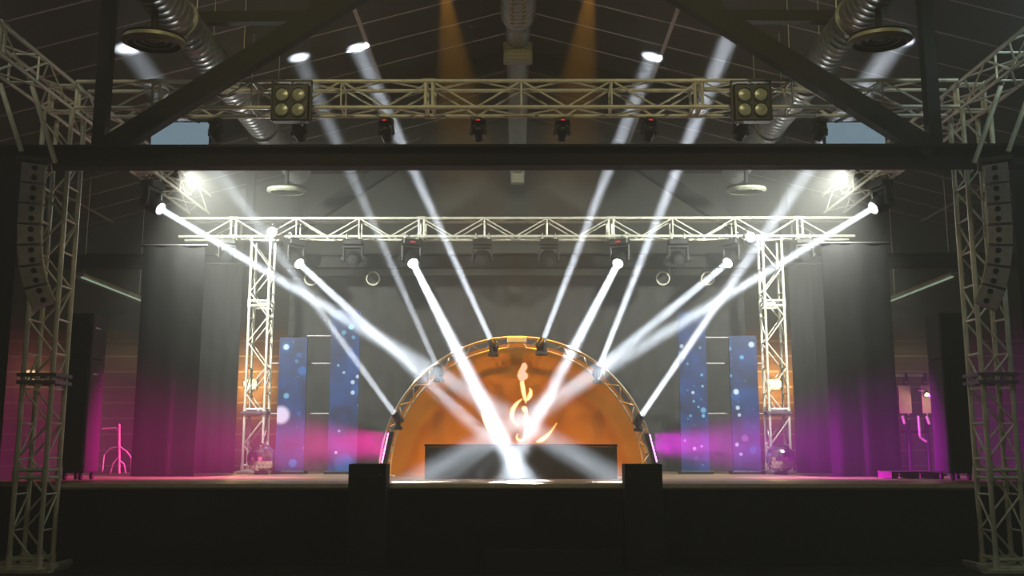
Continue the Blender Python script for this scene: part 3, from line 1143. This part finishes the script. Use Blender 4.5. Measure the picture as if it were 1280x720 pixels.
# ------------------------------------------------------------------ mirror balls on the deck
for px, wd in ((327, 'left'), (975.5, 'right')):
    p = at(px, 573, 20.6)
    r = .285
    t = thing('mirror_ball', 'mirror ball resting on the deck in front of the rear %s tower' % wd, 'mirror ball', (p.x, 20.6, HD), group='mirror balls')
    g = MB()
    nlat = 11
    for j in range(nlat):
        la = -PI / 2 + PI * (j + .5) / nlat
        nn = max(4, int(round(2 * nlat * math.cos(la))))
        for i in range(nn):
            lo = 2 * PI * i / nn
            n = Vector((math.cos(la) * math.cos(lo), math.cos(la) * math.sin(lo), math.sin(la)))
            e1 = Vector((-math.sin(lo), math.cos(lo), 0))
            e2 = n.cross(e1)
            n2 = (n + e1 * random.uniform(-.12, .12) + e2 * random.uniform(-.12, .12)).normalized()
            e1 = (e1 - n2 * e1.dot(n2)).normalized()
            e2 = n2.cross(e1)
            wx = r * math.cos(la) * 2 * PI / nn * .47
            wy = r * PI / nlat * .47
            c = Vector((0, 0, r + .03)) + n * r
            qs = [c + e1 * (sx * wx) + e2 * (sy * wy) for sx, sy in ((-1, -1), (1, -1), (1, 1), (-1, 1))]
            qs += [q - n * .02 for q in qs]
            g.add(qs, [(0, 1, 2, 3), (7, 6, 5, 4), (0, 4, 5, 1), (1, 5, 6, 2), (2, 6, 7, 3), (3, 7, 4, 0)])
    g.build('mirror_tiles', M['mirror'], t)
    MB().lathe([(0, r + .03 - (r - .012))] + [((r - .012) * math.sin(PI * k / 16), r + .03 - (r - .012) * math.cos(PI * k / 16)) for k in range(1, 16)] + [(0, r + .03 + r - .012)], 24).build('core', M['black_gloss'], t, True)
    MB().lathe([(.14, 0), (.15, .01), (.12, .05), (.10, .05), (.09, .01)], 20).build('ring_stand', M['black'], t, True)
    MB().lathe([(0, r * 2 + .02), (.03, r * 2 + .02), (.03, r * 2 + .06), (0, r * 2 + .06)], 12).build('hanging_cap', M['chrome'], t, True)

# ------------------------------------------------------------------ line arrays
for sg, wd in ((-1, 'left'), (1, 'right')):
    top = at(43 if sg < 0 else 1244, 206, 13.75)
    t = thing('line_array', 'curved grey line array of seven speaker boxes hanging outside the front %s tower' % wd, 'speaker', top, (0, 0, R(-24) * sg), group='hanging line arrays')
    MB().box((0, 0, .02), (.46, .50, .07), bev=.01).build('fly_frame', M['black'], t)
    T0 = Vector(t.location)
    RI = Matrix.Rotation(R(-24) * sg, 3, 'Z').inverted()
    for (qa, qb) in (((0, 105), (27, 190)), ((40, 108), (69, 203))):
        if sg > 0:
            qa, qb = (1291 - qa[0], qa[1]), (1287 - qb[0], qb[1])
        MB().tube(RI @ (at(qa[0], qa[1], 13.55) - T0), RI @ (at(qb[0], qb[1], 13.62) - T0), .035, 8).build('hanging_strut', M['alu_dark'], t, True)
    pos = Vector((0, 0, -.03))
    ang = 0
    for k, da in enumerate((0, 0, 1, 2.5, 5, 7, 9)):
        ang += R(da) * sg
        rot = Matrix.Rotation(ang if sg < 0 else ang, 3, 'Y')
        h = .29
        down = rot @ Vector((0, 0, -1))
        c = pos + down * (h / 2)
        wbx = .30
        # tapered box
        vs_ = []
        for y in (-.24, .10):
            for x, z in ((-wbx / 2, -h / 2 + .006), (wbx / 2, -h / 2 + .025), (wbx / 2, h / 2 - .025), (-wbx / 2, h / 2 - .006)):
                vs_.append(rot @ Vector((x * (1 if sg < 0 else -1), y, z)) + c)
        bx = MB().add(vs_, [(0, 1, 2, 3), (7, 6, 5, 4), (0, 4, 5, 1), (1, 5, 6, 2), (2, 6, 7, 3), (3, 7, 4, 0)]).build('speaker_box', M['array_grey'], t)
        for zz in (.070, -.070):
            mt = Matrix.Translation(c + rot @ Vector((.02 * -sg, -.240, zz))) @ rot.to_4x4() @ Matrix.Rotation(PI / 2, 4, 'X')
            MB().lathe([(0, -.01), (.034, -.01), (.040, .004), (0, .004)], 12, mt).build('port', M['hole'], bx, True)
        hw = MB()
        for zz in (.10, -.10):
            hw.box(c + rot @ Vector((-sg * (wbx / 2 + .012), -.18, zz)), (.03, .05, .05), rot)
        hw.box(c + rot @ Vector((-sg * (wbx / 2 + .012), -.18, 0)), (.018, .03, .24), rot)
        hw.build('rigging_plate', M['alu_dark'], bx)
        pos = pos + down * (h + .006)

# ------------------------------------------------------------------ tall black stacks at the stage sides
for x0, x1, yt, Y, wd in ((87, 118, 391, 16.7, 'left'), (1173, 1205, 391, 16.7, 'right')):
    a, b = at(x0, yt, Y), at(x1, yt, Y)
    W, H = abs(b.x - a.x), a.z - HS
    t = thing('speaker_stack', 'tall black speaker stack on casters at the %s edge of the stage' % wd, 'speaker', ((a.x + b.x) / 2, Y + .29, HD), group='tall black stacks at the stage sides')
    for z0, z1 in ((.12, H * .72), (H * .72 + .01, H)):
        cbn = MB().box((0, 0, (z0 + z1) / 2), (W, .58, z1 - z0), bev=.02).build('cabinet', M['speaker_black'], t)
        MB().box((0, -.292, (z0 + z1) / 2), (W - .08, .02, z1 - z0 - .10), bev=.006).build('grille', M['grille'], cbn)
        MB().box((W / 2 + .002, -.1, z1 - .25), (.01, .2, .03)).build('side_handle', M['array_grey'], cbn)
    for sx in (-1, 1):
        for sy in (-1, 1):
            mt = Matrix.Translation((sx * (W / 2 - .08), sy * .22, .055)) @ Matrix.Rotation(PI / 2, 4, 'Y')
            MB().lathe([(0, -.02), (.05, -.02), (.055, 0), (.05, .02), (0, .02)], 14, mt).box((sx * (W / 2 - .08), sy * .22, .10), (.05, .05, .05)).build('caster', M['rubber'], t, True)

# ------------------------------------------------------------------ ducts and diffusers
def duct(p, q, r, name, label, ringstep=.16, m='duct', rings=True):
    p, q = Vector(p), Vector(q)
    t = thing(name, label, 'air duct', p)
    d = q - p
    L = d.length
    prof = []
    n = int(L / ringstep)
    for k in range(n):
        z = L * k / n
        prof += [(r, z), (r, z + ringstep * .8), (r + .006, z + ringstep * .86), (r + .006, z + ringstep * .94)]
    prof.append((r, L))
    m4 = d.to_track_quat('Z', 'Y').to_matrix().to_4x4()
    MB().lathe(prof, 24, m4).build('spiral_pipe', M[m], t, True)
    for k in range(1, int(L / 2.4)):
        z = 2.4 * k
        MB().lathe([(r, z - .05), (r + .03, z - .05), (r + .03, z + .05), (r, z + .05)], 24, m4).build('flange', M[m], t, True)
        if rings:
            g = p + d * (z / L)
            zt = roof_z(g.x) - .02
            for sx in (-1, 1):
                MB().tube(Vector((sx * r * .95, d.y * z / L, 0)), Vector((sx * r * .95, d.y * z / L, min(zt, roof_z(g.x + sx * r)) - p.z)), .008, 6).build('hanger_rod', M['alu_dark'], t)
    return t


for sg, wd in ((-1, 'left'), (1, 'right')):
    duct((sg * 4.8, 8.5, 7.76), (sg * 4.8, 21.2, 7.76), .27, 'air_duct', 'long round metal duct running back above the %s half of the stage' % wd)
    for Y, o in ((12.45, 'near'), (20.15, 'far')):
        z = 7.05
        t = thing('ceiling_diffuser', '%s round air diffuser hanging under the %s duct' % ('large near' if o == 'near' else 'smaller-looking far', wd), 'air diffuser', (sg * 4.8, Y, z), group='round air diffusers')
        t.rotation_euler = (R(4), 0, 0)
        for ro, ri, zz in ((.40, .33, .0), (.30, .23, .03), (.20, .13, .05)):
            MB().lathe([(ro, .05 + zz), (ro + .012, zz), (ri + .02, zz - .035), (ri, zz - .03), (ro - .03, .035 + zz), (ro - .02, .05 + zz)], 32).build('ring', M['duct_dark'], t, True)
        MB().lathe([(0, .03), (.09, .025), (.10, .05), (.0, .07)], 24).build('centre_disc', M['duct_dark'], t, True)
        MB().lathe([(0, .012), (.018, .012), (.018, .03), (0, .03)], 10).build('screw_cap', M['chrome'], t, True)
        MB().lathe([(.41, .06), (.39, .085), (.10, .10), (.045, .12), (.045, .44), (.035, .44), (.035, .11), (.36, .08), (.38, .055)], 32).build('neck', M['steel'], t, True)
cd = duct((.03, 9.0, 8.75), (.03, 15.3, 8.75), .28, 'air_duct', 'large bright spiral duct running back under the roof ridge', .14)
MB().lathe([(.28, 0), (.205, .35)], 24, Matrix.Translation((0, 6.3, 0)) @ Matrix.Rotation(-PI / 2, 4, 'X')).build('reducer', M['duct'], cd, True)
MB().lathe([(.205, 6.6), (.205, 15.9), (0, 15.9)], 24, Matrix.Rotation(-PI / 2, 4, 'X')).build('narrow_pipe', M['duct'], cd, True)
g = MB()
for k in range(26):
    for x in (-.10, .10):
        g.box((x, 2.6 + k * .14, -.268), (.055, .07, .02), (0, R(-20 if x < 0 else 20) * -1, 0))
g.build('slot_vents', M['beige'], cd)
for Y, sx, h in ((7.35, .50, .34), (15.2, .34, .42)):
    bx = MB().box((-.0, Y, -.24), (sx, .22, h), bev=.01).build('outlet_box', M['duct_dark'], cd)
    g = MB()
    for k in range(5):
        g.box((0, Y - .115, -.24 - h * .36 + k * h * .18), (sx * .8, .012, .016), (R(30), 0, 0))
    g.build('grille', M['beige'], bx)

# ------------------------------------------------------------------ linear fittings in the side aisles
for sg, wd in ((-1, 'left'), (1, 'right')):
    p = Vector((sg * 10.05, 22.4, 5.62))
    t = thing('strip_light', 'long pale strip fitting hung over the %s side aisle' % wd, 'strip light', p)
    MB().box((0, 2.0, .05), (.34, 4.2, .08), bev=.012).build('housing', M['white_metal'], t)
    MB().tube((sg * -.08, .0, -.005), (sg * -.08, 4.0, -.005), .022, 8).build('tube_lamp', emit('dim_tube', (.55, .85, .7), .5, (.4, .45, .42)), t, True)
    for y in (.3, 3.7):
        MB().tube((0, y, .09), (0, y, roof_z(p.x) - p.z), .008, 6).build('hanger_rod', M['alu_dark'], t)

# ------------------------------------------------------------------ lamps on the far wall
for px, py, lab in ((36, 468, 'warm wall lamp seen through the front left tower'), (312, 480, 'warm wall lamp glowing behind the rear left tower'),
                    (970, 480, 'warm wall lamp glowing behind the rear right tower')):
    p = at(px, py, 26.8)
    t = thing('wall_lamp', lab, 'lamp', (p.x, 26.85, p.z), group='warm lamps on the far wall')
    MB().box((0, .12, 0), (.30, .06, .30), bev=.01).build('wall_plate', M['alu_dark'], t)
    big = 300 < px < 1000
    MB().lathe([(0, -.10), (.12, -.10), (.17, -.02), (.17, .06), (.12, .10), (0, .10)], 20).build('glass', M['sconce'] if big else emit('dim_lamp_glass', (1, .72, .35), 1.6), t, True)
    pl = bpy.data.lights.new('lamp', 'POINT')
    pl.energy = 90 if big else 7
    pl.color = (1, .62, .25)
    pl.shadow_soft_size = .12
    o = bpy.data.objects.new('lamp_light', pl)
    COL.objects.link(o)
    o.location = (p.x, 26.5, p.z)

# ------------------------------------------------------------------ equipment rack at the right, stand at the left
a = at(1113, 466, 19.5)
b = at(1170, 590, 19.5)
W, H = b.x - a.x, a.z - HS
t = thing('equipment_rack', 'dark upright equipment rack with two beige panels at the stage right side', 'rack', ((a.x + b.x) / 2, 19.7, HD))
for x in (-W / 2 + .03, -.02, W / 2 - .03):
    u_ = MB().box((x, 0, H / 2), (.06, .10, H), bev=.006).build('upright', M['black'], t)
    g = MB()
    for k in range(9):
        g.box((x, -.053, H * .55 + k * H * .045), (.022, .008, .03))
    g.build('bolts', M['alu'], u_)
for z in (.05, H * .42, H - .04):
    MB().box((0, 0, z), (W, .09, .05)).build('crossbar', M['alu_dark'] if z > H * .9 else M['black'], t)
for x0, x1 in ((1124, 1141), (1152.5, 1168)):
    p, q = at(x0, 482, 19.6), at(x1, 517, 19.6)
    MB().box(((p.x + q.x) / 2 - (a.x + b.x) / 2, -.06, (p.z + q.z) / 2 - HS), (q.x - p.x, .03, p.z - q.z), bev=.005).build('panel', M['beige'], t)
for k, (x0, y0, x1, y1) in enumerate(((1120, 522, 1123, 552), (1128, 520, 1131, 530), (1148, 520, 1150, 545), (1158, 520, 1162, 530), (1150, 546, 1158, 552))):
    MB().tube(at(x0, y0, 19.6) - Vector(t.location), at(x1, y1, 19.6) - Vector(t.location), .028, 8).build('strut', M['alu_dark'], t, True)
MB().box((0, .0, .02), (W + .3, .7, .04), bev=.01).build('base', M['steel'], t)
p = at(1157, 489, 19.35) - Vector(t.location)
MB().lathe([(0, .0), (.03, .0), (.075, -.10), (.068, -.10), (.026, -.01), (0, -.012)], 16, Matrix.Translation(p) @ Matrix.Rotation(R(-35), 4, 'X')).build('clip_lamp_shade', M['chrome'], t, True)
MB().lathe([(0, -.10), (.025, -.09), (.034, -.065), (.025, -.04), (0, -.03)], 14, Matrix.Translation(p) @ Matrix.Rotation(R(-35), 4, 'X')).build('clip_lamp_bulb', M['sconce'], t, True)
MB().tube(p, p + Vector((0, .33, .03)), .012).build('clip_lamp_arm', M['alu_dark'], t)
pl = bpy.data.lights.new('lamp', 'POINT')
pl.energy = 7
pl.color = (1, .80, .45)
pl.shadow_soft_size = .04
o = bpy.data.objects.new('lamp_light', pl)
COL.objects.link(o)
o.location = Vector(t.location) + p + Vector((0, -.12, -.14))
# low wooden pallet before the rack
a, b = at(1124, 590, 17.2), at(1188, 590, 17.2)
t = thing('pallet', 'low grey-brown pallet lying on the deck in front of the equipment rack', 'pallet', ((a.x + b.x) / 2, 17.9, HD))
W = b.x - a.x
for k in range(5):
    MB().box((0, -.28 + k * .14, .115), (W, .11, .02)).build('board', mat('grey_brown_wood', (.05, .04, .03), .8, 0, .2, 4) if 'pal' not in M else M['pal'], t)
    if 'pal' not in M:
        M['pal'] = bpy.data.materials['grey_brown_wood']
for x in (-W / 2 + .06, 0, W / 2 - .06):
    MB().box((x, 0, .055), (.10, .66, .10)).build('bearer', M['pal'], t)
# folded metal stand at left
p0 = at(148, 590, 19.6)
t = thing('metal_stand', 'tangled metal stand with bent legs behind the left speaker stack', 'stand', (p0.x, 19.6, HD))
T0 = Vector(t.location)
gp = lambda x, y, Y=19.6: at(x, y, Y) - T0
MB().tube(gp(149, 592), gp(149, 530), .022, 8).build('pole', M['alu_dark'], t, True)
MB().path([gp(128, 536), gp(145, 535), gp(148, 540), gp(148, 560)], .02, 8).build('rail', M['alu_dark'], t, True)
for pts in ([(149, 558), (138, 560), (130, 568), (128, 590)], [(149, 558), (158, 564), (164, 572), (164, 591)], [(149, 570), (141, 580), (138, 591)], [(149, 575), (155, 580), (157, 591)]):
    MB().path([gp(x, y, 19.6 + (.25 if i > 1 else 0)) for i, (x, y) in enumerate(pts)], .016, 8).build('leg', M['alu'], t, True)

# ------------------------------------------------------------------ ambient lights of the place and added fill
AMB = (1.0, .42, .03)
for x in (-1.25, 1.30):
    spot((x, 15.6, 9.75), (x * .28, 19.0, 2.35), 24, 2300, AMB, .03, .6)
for x, tx, tz, e in ((-1.5, -1.9, 2.2, 34), (0, 0, 3.2, 42), (1.5, 1.9, 2.2, 34)):
    spot((x, 18.3, HS + .12), (tx, 19.1, tz), 160, e, (1, .42, .03), .1, .8)
for x in (-3.2, 3.2):
    spot((x, 9.2, 9.2), (x, 14.8, 7.1), 95, 380, (1, .84, .42), .15, .9)  # added unseen warm spots that brighten the front truss
# dim hall light from the audience side, and a lamp above to the right
area((0, -4.0, 7.5), (0, 15, 4.0), 10, 2, 150, (1, .84, .45))
area((7.6, 12.0, 8.35), (7.6, 14, 0), .5, .5, 45, (.75, 1, .95))
area((-7.6, 12.0, 8.45), (-7.6, 14, 0), .5, .5, 14, (.95, 1, .85))

# ------------------------------------------------------------------ render look
S.view_settings.view_transform = 'Standard'
S.view_settings.look = 'None'
S.view_settings.gamma = 1
S.view_settings.exposure = 0
S.view_settings.use_curve_mapping = False
S.cycles.use_denoising = True
S.cycles.max_bounces = 6
S.cycles.diffuse_bounces = 3
S.cycles.volume_bounces = 0
S.cycles.use_adaptive_sampling = False
S.cycles.sample_clamp_indirect = 1.5
